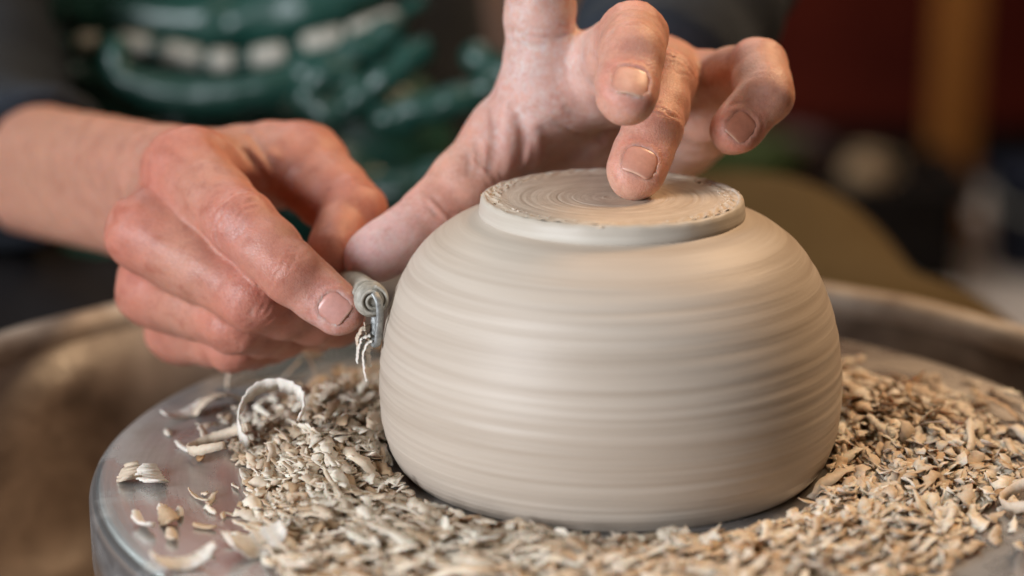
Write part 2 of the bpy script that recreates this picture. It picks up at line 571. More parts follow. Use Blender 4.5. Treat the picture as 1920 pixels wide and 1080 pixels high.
# ------------------------------------------------------------------ hands
class Finger:
    def __init__(self, name, joints, radii, hint, nail=None, wrinkle=1.0, crease=1.0, pad=1.0, seed=0, flat=.82):
        self.name = name
        self.J = [np.array(j, float) for j in joints]
        self.r = radii
        self.A = [unit(b - a) for a, b in zip(self.J[:-1], self.J[1:])]
        hint = unit(np.array(hint, float))
        self.D = [unit(hint - a * (hint @ a)) for a in self.A]
        self.L = [np.cross(a, d) for a, d in zip(self.A, self.D)]
        self.nail, self.wr, self.cr, self.pad = nail, wrinkle, crease, pad
        self.rng = np.random.default_rng(seed)
        self.flat = flat
        self.ph = self.rng.uniform(0, 6, 24)

    def field(self, p):
        J, r = self.J, self.r
        i = near(p, J, r, 20)
        out = np.full(len(p), 1e3)
        if not len(i):
            return out
        q = p[i]
        d = np.full(len(q), 1e3)
        last = len(J) - 2
        for s in range(len(J) - 1):
            a, b, D, A = J[s], J[s + 1], self.D[s], self.A[s]
            L = np.linalg.norm(b - a)
            if s < last:
                # a phalanx narrows a little in the middle and carries a pad underneath
                mid = a * .45 + b * .55
                rm = (r[s] * .5 + r[s + 1] * .5) * .955
                c1 = smin(cone(q, a, mid, r[s], rm), cone(q, mid, b, rm, r[s + 1]), 3)
                pc = (a * .5 + b * .5) - D * (rm * .26)
                c1 = smin(c1, ellipsoid(q, pc, np.stack([A, D, self.L[s]]), np.array([L * .40, rm * .88, rm * .90]) * self.pad), 4)
            else:
                c1 = cone(q, a, b, r[s], r[s + 1])
                # pulp of the last joint
                pc = a * .28 + b * .72 - D * (r[s + 1] * .20)
                c1 = smin(c1, ellipsoid(q, pc, np.stack([A, D, self.L[s]]), np.array([L * .5 + r[s + 1] * .55, r[s + 1] * .93, r[s + 1] * 1.05])), 3)
                # flattened nail bed
                c1 = smax(c1, (q - b) @ D - r[s + 1] * self.flat, 4.5)
            d = smin(d, c1, 2.6)
        out[i] = d
        return out

    def nail_frame(self):
        return self.J[-1], self.A[-1], self.D[-1], self.L[-1]

    def nail_dist(self, p):
        """signed distance to the nail outline in the plane of the nail (mm), negative inside"""
        c, A, D, L = self.nail_frame()
        w, s0, s1 = self.nail['w'], self.nail['s0'], self.nail['s1']
        q = p - c
        s, l = q @ A, q @ L + self.nail.get('off', 0) * 0
        sc, hl = (s0 + s1) / 2, (s1 - s0) / 2
        rr = w * .8
        x = np.abs(l) - (w - rr)
        y = np.abs(s - sc) - (hl - rr)
        dn = np.hypot(np.maximum(x, 0), np.maximum(y, 0)) + np.minimum(np.maximum(x, y), 0) - rr
        dn = dn + .12 * np.sin(s * 1.9 + self.ph[3]) + .10 * np.sin(l * 2.3 + self.ph[4]) + .06 * np.sin((s + l) * 5)
        return dn, s, l, q @ D

    def relief(self, p):
        out = np.zeros(len(p))
        J = self.J
        for s in range(1, len(J) - 1):
            big = s == 1 or len(J) == 3
            A = unit(self.A[s - 1] + self.A[s])
            D = unit(self.D[s - 1] + self.D[s]); D = unit(D - A * (D @ A))
            L = np.cross(A, D)
            q = p - J[s]
            x = q @ A
            rv = q - x[:, None] * A
            rn = np.maximum(np.linalg.norm(rv, axis=1), 1e-6)
            cd, cl = rv @ D / rn, rv @ L / rn
            m = np.clip((cd - .15) / .5, 0, 1)
            offs = [-8.2, -6.4, -4.8, -3.0, -1.2, .6, 2.4, 4.4, 6.6, 8.8] if big else [-3.4, -1.8, -.3, 1.2, 3.0]
            deps = [.10, .13, .20, .32, .40, .38, .28, .18, .12, .09] if big else [.14, .26, .34, .26, .12]
            for k, (of, dp) in enumerate(zip(offs, deps)):
                ph = self.ph[(k + s * 7) % 24]
                wig = .9 * np.sin(cl * 2.6 + ph) + .35 * np.sin(cl * 9 + ph * 3) - (cl * cl) * of * .5
                amp = dp * (.55 + .45 * np.sin(cl * 4 + ph * 2))
                out += self.wr * (1 if big else .65) * amp * m * np.exp(-((x - of - wig) / .46) ** 2)
                out -= self.wr * (.4 if big else .2) * amp * m * np.exp(-((x - of - wig - .9) / .6) ** 2)
            # flexion creases underneath
            m = np.clip((-cd - .0) / .4, 0, 1)
            for k, (of, dp) in enumerate(((-1.3, .55), (1.1, .4)) if big else ((0, .55),)):
                wig = .4 * np.sin(cl * 3 + self.ph[k])
                out += self.cr * dp * m * np.exp(-((x - of - wig) / .6) ** 2)
        # crease where the finger leaves the palm
        q = p - (J[0] + self.A[0] * (np.linalg.norm(J[1] - J[0]) * .42))
        x = q @ self.A[0]
        rv = q - x[:, None] * self.A[0]
        rn = np.maximum(np.linalg.norm(rv, axis=1), 1e-6)
        cd = rv @ self.D[0] / rn
        cl = rv @ self.L[0] / rn
        m = np.clip((-cd - .1) / .4, 0, 1)
        for of, dp in ((0, .6), (-2.4, .28), (2.2, .22)):
            out += self.cr * dp * m * np.exp(-((x - of - .5 * np.sin(cl * 3 + of)) / .55) ** 2)
        if self.nail:
            dn, s, l, hD = self.nail_dist(p)
            up = np.clip(hD / 2.5, 0, 1)
            inside = np.clip((.15 - dn) / .35, 0, 1)
            tipw = np.clip((self.nail['s1'] - 1.2 - s) / 1.5, 0, 1)
            fold = np.exp(-((dn - 1.0) / .95) ** 2) * tipw
            out += up * (.60 * inside - .13 * fold)
            out += up * .25 * np.exp(-((dn - 2.3) / .5) ** 2) * np.clip((self.nail['s0'] + 3 - s) / 3, 0, 1)
        return out


class Hand:
    def __init__(self, fingers, palm, k_palm=7.5, k_join=5.5, tones=None, seed=1):
        self.f, self.palm, self.kp, self.kj = fingers, palm, k_palm, k_join
        self.tones = tones or {}
        self.ph = np.random.default_rng(seed).uniform(0, 6.28, (14, 4))
        self.extra = []

    def parts(self, p):
        return [f.field(p) for f in self.f]

    def combine(self, p, parts):
        g = parts[0]
        for x in parts[1:]:
            g = smin(g, x, 1.1)
        return smin(prim_field(p, self.palm, self.kp), g, self.kj)

    def base(self, p):
        return self.combine(p, self.parts(p))

    def full(self, p):
        parts = self.parts(p)
        d = self.combine(p, parts)
        St = np.stack(parts, 1)
        nearest = St.argmin(1)
        dm = St.min(1)
        rel = np.zeros(len(p))
        for k, f in enumerate(self.f):
            i = np.nonzero((nearest == k) & (dm < 4.0) & (np.abs(d) < 4))[0]
            if len(i):
                w = np.clip((4.0 - (dm[i] - d[i])) / 2.0, 0, 1)
                rel[i] += f.relief(p[i]) * w
        for fn in self.extra:
            rel += fn(p)
        # slight unevenness of flesh
        for a, b, c, ph in self.ph:
            k = np.array([math.sin(a), math.sin(b), math.sin(c)]) * .55
            rel += .055 * np.sin(p @ k + ph)
        return d + rel

    def mesh(self, lo, hi, h):
        V, Q = net(self.base, lo, hi, h)
        V = settle(self.base, V, 1)
        V = settle(self.full, V, 2)
        return V, Q

    def paint(self, V):
        t = self.tones
        col = np.tile(np.array(t.get('base', (.50, .285, .195))), (len(V), 1))
        dust = np.full(len(V), t.get('dust', .05))
        parts = np.stack(self.parts(V), 1)
        nearest, dm = parts.argmin(1), parts.min(1)

        def blend(w, c):
            nonlocal col
            col = col * (1 - w[:, None]) + np.array(c) * w[:, None]
        for k, f in enumerate(self.f):
            on = (nearest == k) & (dm < 3)
            for s, j in enumerate(f.J):
                dd = np.linalg.norm(V - j, axis=1)
                rad = f.r[s] * (1.35 if s < len(f.J) - 1 else 1.25)
                amt = (.55, .5, .35, .55)[min(s, 3)] if len(f.J) == 4 else .5
                w = np.exp(-(dd / rad) ** 2 * 1.3) * amt * t.get('red_amt', 1.0)
                if s:
                    w = w * on
                blend(w, t.get('red', (.50, .20, .145)))
            if f.nail:
                i = np.nonzero(on)[0]
                dn, s_, l_, hD = f.nail_dist(V[i])
                up = np.clip(hD / 2.5, 0, 1)
                w = np.zeros(len(V))
                w[i] = up * (.55 * np.exp(-(dn / .55) ** 2) + .5 * np.exp(-((dn - 2.2) / 1.6) ** 2) * (dn > 0))
                blend(w, t.get('red', (.5, .2, .145)))
                w = np.zeros(len(V))
                w[i] = up * np.exp(-((dn - .35) / .4) ** 2)
                dust = np.clip(dust + w * .35, 0, 1)
        rel = self.full(V) - self.base(V)
        dust = np.clip(dust + np.clip(rel - .25, 0, .6) * t.get('crease_dust', .6), 0, 1)
        for c, rad, colr, amt, dst in t.get('spots', []):
            w = np.exp(-(np.linalg.norm(V - np.array(c), axis=1) / rad) ** 2)
            if colr is not None:
                blend(w * amt, colr)
            dust = np.clip(dust + w * dst, 0, 1)
        return col, dust


def nail_mesh(hand, f, tone=(.62, .33, .27)):
    """curved plate that sits in the bed the skin leaves for it"""
    c, A, D, L = f.nail_frame()
    w, s0, s1 = f.nail['w'], f.nail['s0'], f.nail['s1']
    nu, nv = 17, 19
    pts, cols = [], []
    for j in range(nv):
        v = j / (nv - 1)
        s = s0 + (s1 - s0) * v
        # half width follows the rounded outline
        rr = w * .8
        ds = max(0, (s0 + rr) - s)
        wid = (w - rr) + math.sqrt(max(rr * rr - ds * ds, 0)) if ds > 0 else w
        de = max(0, s - (s1 - rr * .55))
        if de > 0:
            wid *= 1 - .30 * (de / (rr * .55)) ** 2
        for i in range(nu):
            u = -1 + 2 * i / (nu - 1)
            pts.append(c + A * s + L * (u * wid * .985) + D * 12)
            edge = max(0, (v - .93) / .07) * (1 - abs(u) ** 6)
            col = np.array(tone) * (1 + .10 * math.exp(-((v - .2) / .12) ** 2))
            col = col * (1 - edge * .6) + np.array([.66, .50, .38]) * edge * .6
            side = min(1.0, abs(u) ** 7 + max(0, 1 - v / .10))
            col = col * (1 - .7 * side) + np.array([.42, .17, .12]) * .7 * side
            cols.append(col)
    p = np.array(pts)
    dirn = -D
    for _ in range(26):
        p = p + dirn * (hand.base(p) * .8)[:, None]
    l = ((p - c) @ L) / w
    s = (p - c) @ A
    v = (s - s0) / (s1 - s0)
    # plate slightly proud in the middle, tucked in at the sides and root
    p = p + D * (.02 + .34 * (1 - l ** 2) - .22 - .45 * np.clip(1 - v / .12, 0, 1) + .10 * np.clip((v - .75) / .25, 0, 1))[:, None]
    low = p - D * .5
    V = np.vstack([p, low])
    n = nu * nv
    Fc = []
    for j in range(nv - 1):
        for i in range(nu - 1):
            a = j * nu + i
            Fc.append((a, a + 1, a + nu + 1, a + nu))
            Fc.append((n + a, n + a + nu, n + a + nu + 1, n + a + 1))
    ring = [i for i in range(nu)] + [j * nu + nu - 1 for j in range(1, nv)] + [(nv - 1) * nu + i for i in range(nu - 2, -1, -1)] + [j * nu for j in range(nv - 2, 0, -1)]
    for a, b in zip(ring, ring[1:] + ring[:1]):
        Fc.append((a, n + a, n + b, b))
    return V, Fc, np.vstack([cols, cols])


def add_color(o, name, cols):
    a = o.data.attributes.new(name, 'FLOAT_COLOR', 'POINT')
    buf = np.ones((len(cols), 4), np.float32)
    buf[:, :3] = cols
    a.data.foreach_set('color', buf.ravel())


def add_float(o, name, vals):
    a = o.data.attributes.new(name, 'FLOAT', 'POINT')
    a.data.foreach_set('value', np.asarray(vals, np.float32))


def v3(*a):
    return np.array(a, float)


# ------------------------------------------------------------------ the potter's hands (world millimetres)
def chain_prims(pts, r):
    return [(a, b, ra, rb) for a, b, ra, rb in zip(pts[:-1], pts[1:], r[:-1], r[1:])]


# hand that steadies the bowl: one finger on the foot, one lifted, one raised, little finger curled, thumb along the side
LF = [
    Finger('index', [(-21.8, 55, 104.5), (-22.6, 50, 145), (-22.2, 33, 162), (-22.4, 18, 171)], (11.4, 10.0, 8.8, 8.0), (0, 1, 0), None, seed=1),
    Finger('middle', [(-3.5, 61, 107), (6.4, 20, 123.5), (6.1, -4.5, 122.5), (4.6, -18.5, 113)], (11.4, 9.9, 8.9, 8.1), (.2, -.6, .8),
           dict(w=5.1, s0=-4.9, s1=5.2), wrinkle=1.9, seed=2),
    Finger('ring', [(15.5, 69, 105), (16.0, 33, 108), (12.6, 10.5, 98), (7.6, -.8, 87.6)], (11, 9.5, 8.7, 7.9), (.26, -.62, .75),
           dict(w=5.2, s0=-4.6, s1=4.6), wrinkle=2.7, seed=3),
    Finger('little', [(29.6, 70, 99.8), (45.2, 43.5, 111), (46.6, 26.5, 105.3), (37.4, 19.5, 96)], (10, 8.6, 8.0, 7.1), (.35, -.75, .45),
           dict(w=4.2, s0=-4.2, s1=4.4), wrinkle=.6, seed=4),
    Finger('thumb', [(-33.8, 53, 85.2), (-55.9, 36, 65), (-72.6, 23.5, 55.8)], (11.2, 9.7, 8.7), (-.25, .8, .55), None, seed=5, flat=.8),
]
_W = v3(11.3, 125, 82)
_E = v3(75, 350, 190)
_pn = v3(0, -.37, -.93)
_mc = [f.J[0] for f in LF[:4]]
_cm = [v3(-1, 112, 88), v3(7, 114, 90), v3(15, 116, 89), v3(22, 118, 85)]
lp = []
for c, m in zip(_cm, _mc):
    lp.append((c, m, 11, 10.8))
_pads = [m + _pn * 6.5 + v3(0, -1, 0) for m in _mc]
lp += [(a, b, 10.2, 10.2) for a, b in zip(_pads[:-1], _pads[1:])]
lp += [(v3(-20, 55, 101), v3(-6, 50, 104), 9.5, 8.5)]
lp += [(_pads[0], v3(4, 104, 74), 9, 12), (_pads[3], v3(20, 106, 74), 9, 12)]
lp += [(v3(4, 112, 77), v3(-9, 82, 82), 14, 14), (v3(-9, 84, 82), v3(-33.8, 53, 85.2), 14, 10.8)]
lp += [(v3(24, 114, 77), v3(31, 82, 86), 14.5, 11.5)]
lp += [(v3(-18, 66, 99), v3(-33, 56, 88), 7, 7), (v3(-27.5, 56, 100), v3(-34.5, 54, 89), 6.5, 6.5)]
# webs between the finger roots
lp += [(_mc[0] * .75 + LF[0].J[1] * .25, _mc[1] * .7 + LF[1].J[1] * .3, 6, 6), (_mc[1] * .6 + LF[1].J[1] * .4, _mc[2] * .6 + LF[2].J[1] * .4, 5.5, 5.5),
       (_mc[2] * .62 + LF[2].J[1] * .38, _mc[3] * .65 + LF[3].J[1] * .35, 5, 5)]
_mid = _W * .45 + _E * .55
for s in (-1, 1):
    lp.append((_W + v3(9.5 * s, 0, 0), _mid + v3(11 * s, 0, 0), 17.5, 26))
LEFT = Hand(LF, lp, seed=11, tones=dict(
    base=(.585, .315, .225), red=(.58, .185, .13), red_amt=1.3, dust=.09,
    spots=[((-70, 20, 56), 18, (.66, .41, .41), .9, .5), ((-22, 45, 96), 24, (.60, .34, .29), .7, .40), ((-22, 44, 120), 16, (.60, .36, .30), .6, .9),
           ((0, 60, 84), 22, (.55, .33, .28), .6, .45), ((7, 0, 84), 10, (.66, .46, .34), .6, .0), ((4.6, -18, 111), 9, (.60, .38, .29), .4, .35),
           ((28, 90, 72), 20, (.56, .35, .29), .6, .5), ((45, 30, 104), 20, (.55, .30, .205), .6, .0)]))


def skin_lines(lines):
    # grooves (positive depth) and ridges (negative) that run over the skin
    lines = [([np.array(x, float) for x in spline(pts, 4 * len(pts))], dep, wid) for pts, dep, wid in lines]

    def rel(p):
        out = np.zeros(len(p))
        for pts, dep, wid in lines:
            i = near(p, pts, [0] * len(pts), wid * 3)
            if len(i):
                d = np.min([cone(p[i], a, b, 0, 0) for a, b in zip(pts[:-1], pts[1:])], axis=0)
                out[i] += dep * np.exp(-(d / wid) ** 2)
        return out
    return rel


LINES_L = [([(-36.9, 46.8, 97.3), (-35.6, 41.2, 90.0), (-36.7, 36.4, 79.2)], 1.0, 1.3),
 ([(-32.5, 44.5, 98.6), (-31.2, 41.3, 90.0), (-32.0, 40.2, 78.4)], -0.9, 2.0),
 ([(-28.1, 41.6, 96.7), (-26.7, 42.2, 88.2), (-28.0, 43.5, 79.1)], 1.0, 1.3),
 ([(-23.2, 41.3, 93.1), (-22.2, 46.6, 84.0), (-23.4, 51.2, 77.0)], -0.6, 1.8),
 ([(-41.1, 40.2, 86.8), (-40.0, 36.6, 82.4), (-41.0, 33.8, 78.0)], 0.6, 1.0),
 ([(-43.7, 37.5, 83.9), (-42.8, 33.3, 78.1)], 0.5, 0.9),
 ([(-30.4, 43.0, 98.4), (-23.7, 40.2, 96.3), (-15.5, 43.1, 92.5), (-2.3, 65.6, 83.5)], 0.7, 1.0),
 ([(-54.0, 29.3, 73.0), (-50.2, 28.5, 69.8), (-47.8, 29.3, 66.8)], 0.6, 0.8),
 ([(-56.3, 26.8, 70.2), (-52.2, 26.4, 66.6)], 0.4, 0.8),
 ([(-17.2, 41.8, 108.7), (-15.9, 41.1, 105.2)], 0.35, 0.5),
 ([(-13.9, 41.1, 98.5), (-7.3, 44.7, 94.3), (-0.7, 49.8, 91.7)], 0.4, 0.8)]
LINES_R = [([(-121.8, 48.5, 86.4), (-117.7, 53.0, 82.1), (-111.3, 54.2, 75.0), (-110.1, 56.1, 69.0)], 1.0, 1.4),
 ([(-121.8, 66.6, 84.3), (-114.0, 55.9, 80.3), (-109.7, 54.9, 74.2)], -0.8, 1.6),
 ([(-119.6, 72.1, 84.1), (-111.7, 57.8, 80.5), (-107.3, 55.9, 74.7)], 0.8, 1.4),
 ([(-156.2, 79.8, 77.8), (-157.4, 73.8, 70.0), (-148.0, 24.6, 70.5)], 0.6, 1.8),
 ([(-115.4, 67.8, 84.1), (-107.5, 57.8, 78.8)], -0.5, 1.6)]

LEFT.extra.append(skin_lines(LINES_L))

# hand that holds the trimming tool
RF = [
    Finger('index', [(-134.8, 43.6, 77.5), (-110, 11.4, 67.3), (-93.7, -2.2, 56.2), (-79.8, -5.5, 46)], (11.8, 10.3, 9.0, 7.3), (.02, -.95, .3),
           dict(w=4.5, s0=-4.6, s1=4.2), wrinkle=2.4, seed=6),
    Finger('middle', [(-144, 30, 59.6), (-107.6, 7.7, 45.6), (-92.5, 26, 35), (-85.5, 41, 29)], (11.8, 10.2, 9.0, 7.8), (-.35, -.8, .45), None, wrinkle=2.3, seed=7),
    Finger('ring', [(-145.2, 42, 38.2), (-114.3, 15.6, 35.5), (-103.1, 36.8, 26.1), (-95.2, 51.9, 21)], (11, 9.6, 8.6, 7.6), (-.4, -.8, .2), None, wrinkle=.6, seed=8),
    Finger('little', [(-140.5, 58, 20.5), (-119, 34.4, 22.5), (-110.6, 49, 19.2), (-105, 61, 18.5)], (10, 8.6, 7.8, 7.0), (-.4, -.8, -.1), None, wrinkle=.5, seed=9),
    Finger('thumb', [(-100.3, 74.9, 72.0), (-81.1, 50.3, 61.9), (-83.5, 28.6, 54.0)], (13, 10.8, 9.0), (.6, .45, .55), None, wrinkle=.6, seed=10, flat=.8),
]
_W2 = v3(-153.7, 95, 57)
_E2 = v3(-272, 272, 32)
_u = unit(v3(-6.8, 16.4, -59))
_pn2 = v3(.986, .144, -.07)
_mc2 = [f.J[0] for f in RF[:4]]
_cm2 = [v3(-148, 92, 68), v3(-150, 90, 60), v3(-148, 92, 50), v3(-146, 95, 43)]
rp = []
for c, m in zip(_cm2, _mc2):
    rp.append((c, m, 11, 11))
_pads2 = [m + _pn2 * 6.5 + v3(0, 5, 0) for m in _mc2]
rp += [(a, b, 9.5, 9.5) for a, b in zip(_pads2[:-1], _pads2[1:])]
rp += [(_pads2[0], v3(-140, 88, 60), 9, 12), (_pads2[3], v3(-138, 90, 45), 9, 12)]
rp += [(v3(-138, 98, 62), v3(-100.3, 74.9, 72), 13.5, 13)]
rp += [(v3(-140, 94, 42), v3(-130, 66, 26), 13, 11)]
rp += [(v3(-136, 62, 76), v3(-106, 70, 74), 9, 9), (v3(-133, 52, 76), v3(-103, 66, 72), 6, 7), (v3(-142, 80, 72), v3(-112, 80, 74), 10, 11)]
rp += [(_mc2[0] * .68 + RF[0].J[1] * .32, _mc2[1] * .68 + RF[1].J[1] * .32, 6.5, 6.5), (_mc2[1] * .66 + RF[1].J[1] * .34, _mc2[2] * .66 + RF[2].J[1] * .34, 6, 6),
       (_mc2[2] * .66 + RF[2].J[1] * .34, _mc2[3] * .66 + RF[3].J[1] * .34, 5.5, 5.5)]
for s in (-1, 1):
    rp.append((_W2 + _u * 8.5 * s, _E2 + _u * 10 * s, 16.5, 18.8))
RIGHT = Hand(RF, rp, seed=12, tones=dict(
    base=(.47, .225, .158), red=(.47, .12, .085), red_amt=1.5, dust=.03,
    spots=[((-134.8, 40, 82), 14, (.47, .16, .11), .5, 0), ((-146, 24, 60), 11, (.47, .16, .11), .5, 0), ((-80, -8, 46), 10, (.54, .32, .26), .5, .45),
           ((-110, 4, 66), 12, (.47, .17, .13), .45, .12), ((-104, 4, 44), 11, (.46, .16, .12), .5, 0), ((-118, 60, 84), 12, None, 0, .25),
           ((-200, 165, 50), 60, (.47, .25, .165), .6, 0)]))


RIGHT.extra.append(skin_lines(LINES_R))

person = tag(empty('person', (0.02, 0.6, -0.52)), 'seated potter in green apron and navy top, both hands on the bowl', 'person')


def own(o):
    """keep world coordinates while hanging the mesh under the person"""
    o.parent = person
    o.matrix_parent_inverse = Matrix.Translation(person.location).inverted()
    return o


VL, QL = LEFT.mesh((-92, -38, 44), (70, 250, 190), .85)
VR, QR = RIGHT.mesh((-300, -24, 0), (-58, 300, 106), .85)
CL, DL = LEFT.paint(VL)
CR, DR = RIGHT.paint(VR)


# trunk and upper arms under the clothes, so that both arms belong to one body
def trunk_field(p):
    pr = [(_mid, _E, 24, 30), (_E, v3(-80, 590, 430), 34, 42), (_E2 * .9 + v3(-260, 330, 40) * .1, v3(-295, 335, 45), 22, 30), (v3(-295, 335, 45), v3(-440, 590, 430), 34, 42),
          (v3(-80, 590, 430), v3(-440, 590, 430), 48, 48), (v3(-260, 600, 380), v3(-220, 620, -60), 100, 100), (v3(-320, 600, 380), v3(-290, 620, -60), 90, 90), (v3(-205, 600, 380), v3(-170, 620, -60), 88, 88)]
    return prim_field(p, pr, 18)


VT, QT = net(trunk_field, (-520, 100, -190), (140, 740, 500), 11)
nL, nR = len(VL), len(VR)
body = own(mesh_obj('body', np.vstack([VL, VR, VT]) / 1000, np.vstack([QL, QR + nL, QT + nL + nR]), M['skin']))
add_color(body, 'tone', np.vstack([CL, CR, np.tile((.5, .28, .19), (len(VT), 1))]))
add_float(body, 'dust', np.concatenate([DL, DR, np.zeros(len(VT))]))
for hand, f, tone in ((LEFT, LF[1], (.66, .345, .25)), (LEFT, LF[2], (.64, .32, .235)), (LEFT, LF[3], (.54, .235, .16)), (RIGHT, RF[0], (.55, .29, .25))):
    V, Fc, cl = nail_mesh(hand, f, tone)
    o = mesh_obj('fingernail', V / 1000, Fc, M['nail'], body)
    add_color(o, 'tone', cl)

# ------------------------------------------------------------------ the setting: floor, wall
FZ = -0.5
fl = mesh_obj('floor', [(-2.5, -1.5, FZ), (2.5, -1.5, FZ), (2.5, 3.2, FZ), (-2.5, 3.2, FZ)], [(0, 1, 2, 3)], M['grout'], smooth=False)
tag(fl, kind='structure')
TV, TF = rounded_box((.296, .296, .012), .003)
tile_mesh = None
for ix in range(6):
    for iy in range(6):
        x, y = 0.05 + .3 * ix, 1.36 + .3 * iy
        if tile_mesh is None:
            o = mesh_obj('floor_tile', TV, TF, M['tile'], fl, smooth=False)
            tile_mesh = o.data
        else:
            o = link(bpy.data.objects.new('floor_tile', tile_mesh), fl)
        # the tiles run askew to the wheel
        a = math.radians(-16)
        o.location = (.6 + (x - .6) * math.cos(a) - (y - 2.1) * math.sin(a), 2.1 + (x - .6) * math.sin(a) + (y - 2.1) * math.cos(a), FZ + .002 + .001 * random.random())
        o.rotation_euler = (0, 0, a)
wl = mesh_obj('wall', [(-2.5, 3.1, FZ), (2.5, 3.1, FZ), (2.5, 3.1, 1.6), (-2.5, 3.1, 1.6)], [(0, 1, 2, 3)], M['wall'], smooth=False)
tag(wl, kind='structure')


def block(name, lo, hi, mat, bevel=.004, parent=None, own_origin=True):
    lo, hi = np.array(lo), np.array(hi)
    V, Fc = rounded_box(hi - lo, bevel)
    c = (lo + hi) / 2
    o = mesh_obj(name, V, Fc, mat, parent, smooth=False)
    o.location = c
    return o


# dark red cupboard on a black plinth
cup = tag(empty('cupboard', (.75, 2.85, FZ)), 'dark red cupboard with black plinth far behind the potter', 'cupboard')
for nm, lo, hi, mt in (('carcass', (-.58, -.2, .1), (.62, .2, 1.3), 'red'), ('plinth', (-.56, -.185, .0), (.6, .19, .1), 'black'), ('door', (-.57, -.222, .115), (-.005, -.2005, 1.28), 'red'), ('door', (.005, -.222, .115), (.61, -.2005, 1.28), 'red')):
    d = block(nm, lo, hi, M[mt], .005, cup)
    if nm == 'door':
        s = 1 if lo[0] < 0 else -1
        V, Fc = tube([(s * .24, -.012, -.1), (s * .24, -.03, -.09), (s * .24, -.03, .09), (s * .24, -.012, .1)], .006, 8)
        mesh_obj('door_handle', V, Fc, M['black'], d)

for nm, x, y, w, lab in (('wooden_post', .485, 2.3, .062, 'orange wooden post standing on the pale tiles in front of red cupboard'),
                         ('wooden_post', -.228, 2.6, .05, 'narrow orange wooden post against beige wall, left of the raised finger')):
    r = tag(empty(nm, (x, y, FZ)), lab, 'post')
    block('shaft', (-w / 2, -w / 2, .02), (w / 2, w / 2, 1.5), M['wood'], .006, r)
    block('foot_block', (-w / 2 - .012, -w / 2 - .012, .0), (w / 2 + .012, w / 2 + .012, .03), M['wood'], .004, r)

crate = tag(empty('crate', (.27, 2.12, FZ)), 'black low crate on the floor carrying a cream pot', 'crate')
block('base', (-.17, -.1, .0), (.19, .12, .12), M['black'], .008, crate)
for lo, hi in (((-.185, -.115, .12), (.205, -.095, .145)), ((-.185, .115, .12), (.205, .135, .145)), ((-.185, -.0945, .12), (-.165, .1145, .145)), ((.185, -.0945, .12), (.205, .1145, .145))):
    block('rim_bar', lo, hi, M['black'], .004, crate)
pot = tag(empty('pot', (.335, 2.06, FZ + .12)), 'round cream pot standing on black crate in the background', 'pot')
KP = np.array([.8, .8])
V, Fc = lathe(KP * np.array([(.0, .002), (.022, .0), (.028, .004), (.036, .02), (.039, .036), (.034, .054), (.024, .064), (.022, .070), (.026, .074), (.022, .073), (.018, .062), (.0, .01)]), 32)
mesh_obj('vessel', V, Fc, M['cream'], pot)
V, Fc = tube(.8 * spline([(.022, 0, .066), (.048, 0, .062), (.052, 0, .04), (.037, 0, .028)], 14), .0035, 8)
mesh_obj('handle', V, Fc, M['cream'], pot)
# crumpled cloth on the crate
V, Fc = net(lambda p: prim_field(p, [(v3(-30, 0, 24), v3(40, 10, 30), 26, 30), (v3(0, 20, 40), v3(30, -20, 55), 22, 18), (v3(-50, -20, 14), v3(-10, 0, 20), 14, 20)], 14) + 2.5 * np.sin(p @ v3(.12, .21, .1)) , (-110, -90, -12), (110, 90, 110), 5)
o = tag(mesh_obj('cloth', V / 1000, Fc, M['mauve']), 'crumpled mauve cloth behind the cream pot on black crate', 'cloth')
o.location = (.235, 2.14, FZ + .125)
# green leaf-like trough and pale dishes next to the crate
V, Fc = lathe([(.0, .0), (.05, .0), (.075, .03), (.085, .06), (.08, .06), (.07, .03), (.0, .008)], 36)
o = tag(mesh_obj('bowl', V, Fc, M['leaf']), 'green plastic bowl on the black crate behind the curled little finger', 'bowl')
o.location = (.165, 2.03, FZ + .135)
V, Fc = lathe([(.0, .0), (.05, .0), (.075, .012), (.09, .02), (.088, .024), (.05, .008), (.0, .006)], 36)
o = tag(mesh_obj('plate', V, Fc, M['white']), 'pale plate on the floor before the black crate', 'plate')
o.location = (.30, 1.93, FZ + .012)
# bucket and tub to the right of the post
bk = tag(empty('bucket', (.575, 2.12, FZ + .01)), 'dark blue bucket on the tiles right of the wooden post', 'bucket')
V, Fc = lathe([(.0, .0), (.05, .0), (.056, .005), (.07, .13), (.075, .133), (.073, .138), (.066, .136), (.052, .012), (.0, .01)], 40)
mesh_obj('shell', V, Fc, M['navy'], bk)
V, Fc = tube(spline([(-.072, 0, .12), (-.06, -.05, .10), (0, -.082, .085), (.06, -.05, .10), (.072, 0, .12)], 24), .003, 8)
mesh_obj('bail', V, Fc, M['steel'], bk)
V, Fc = lathe([(.0, .0), (.045, .0), (.055, .05), (.06, .085), (.055, .085), (.045, .01), (.0, .008)], 40)
o = tag(mesh_obj('tub', V, Fc, M['white']), 'white tub on the tiles in front of the dark blue bucket', 'tub')
o.location = (.62, 2.0, FZ + .01)

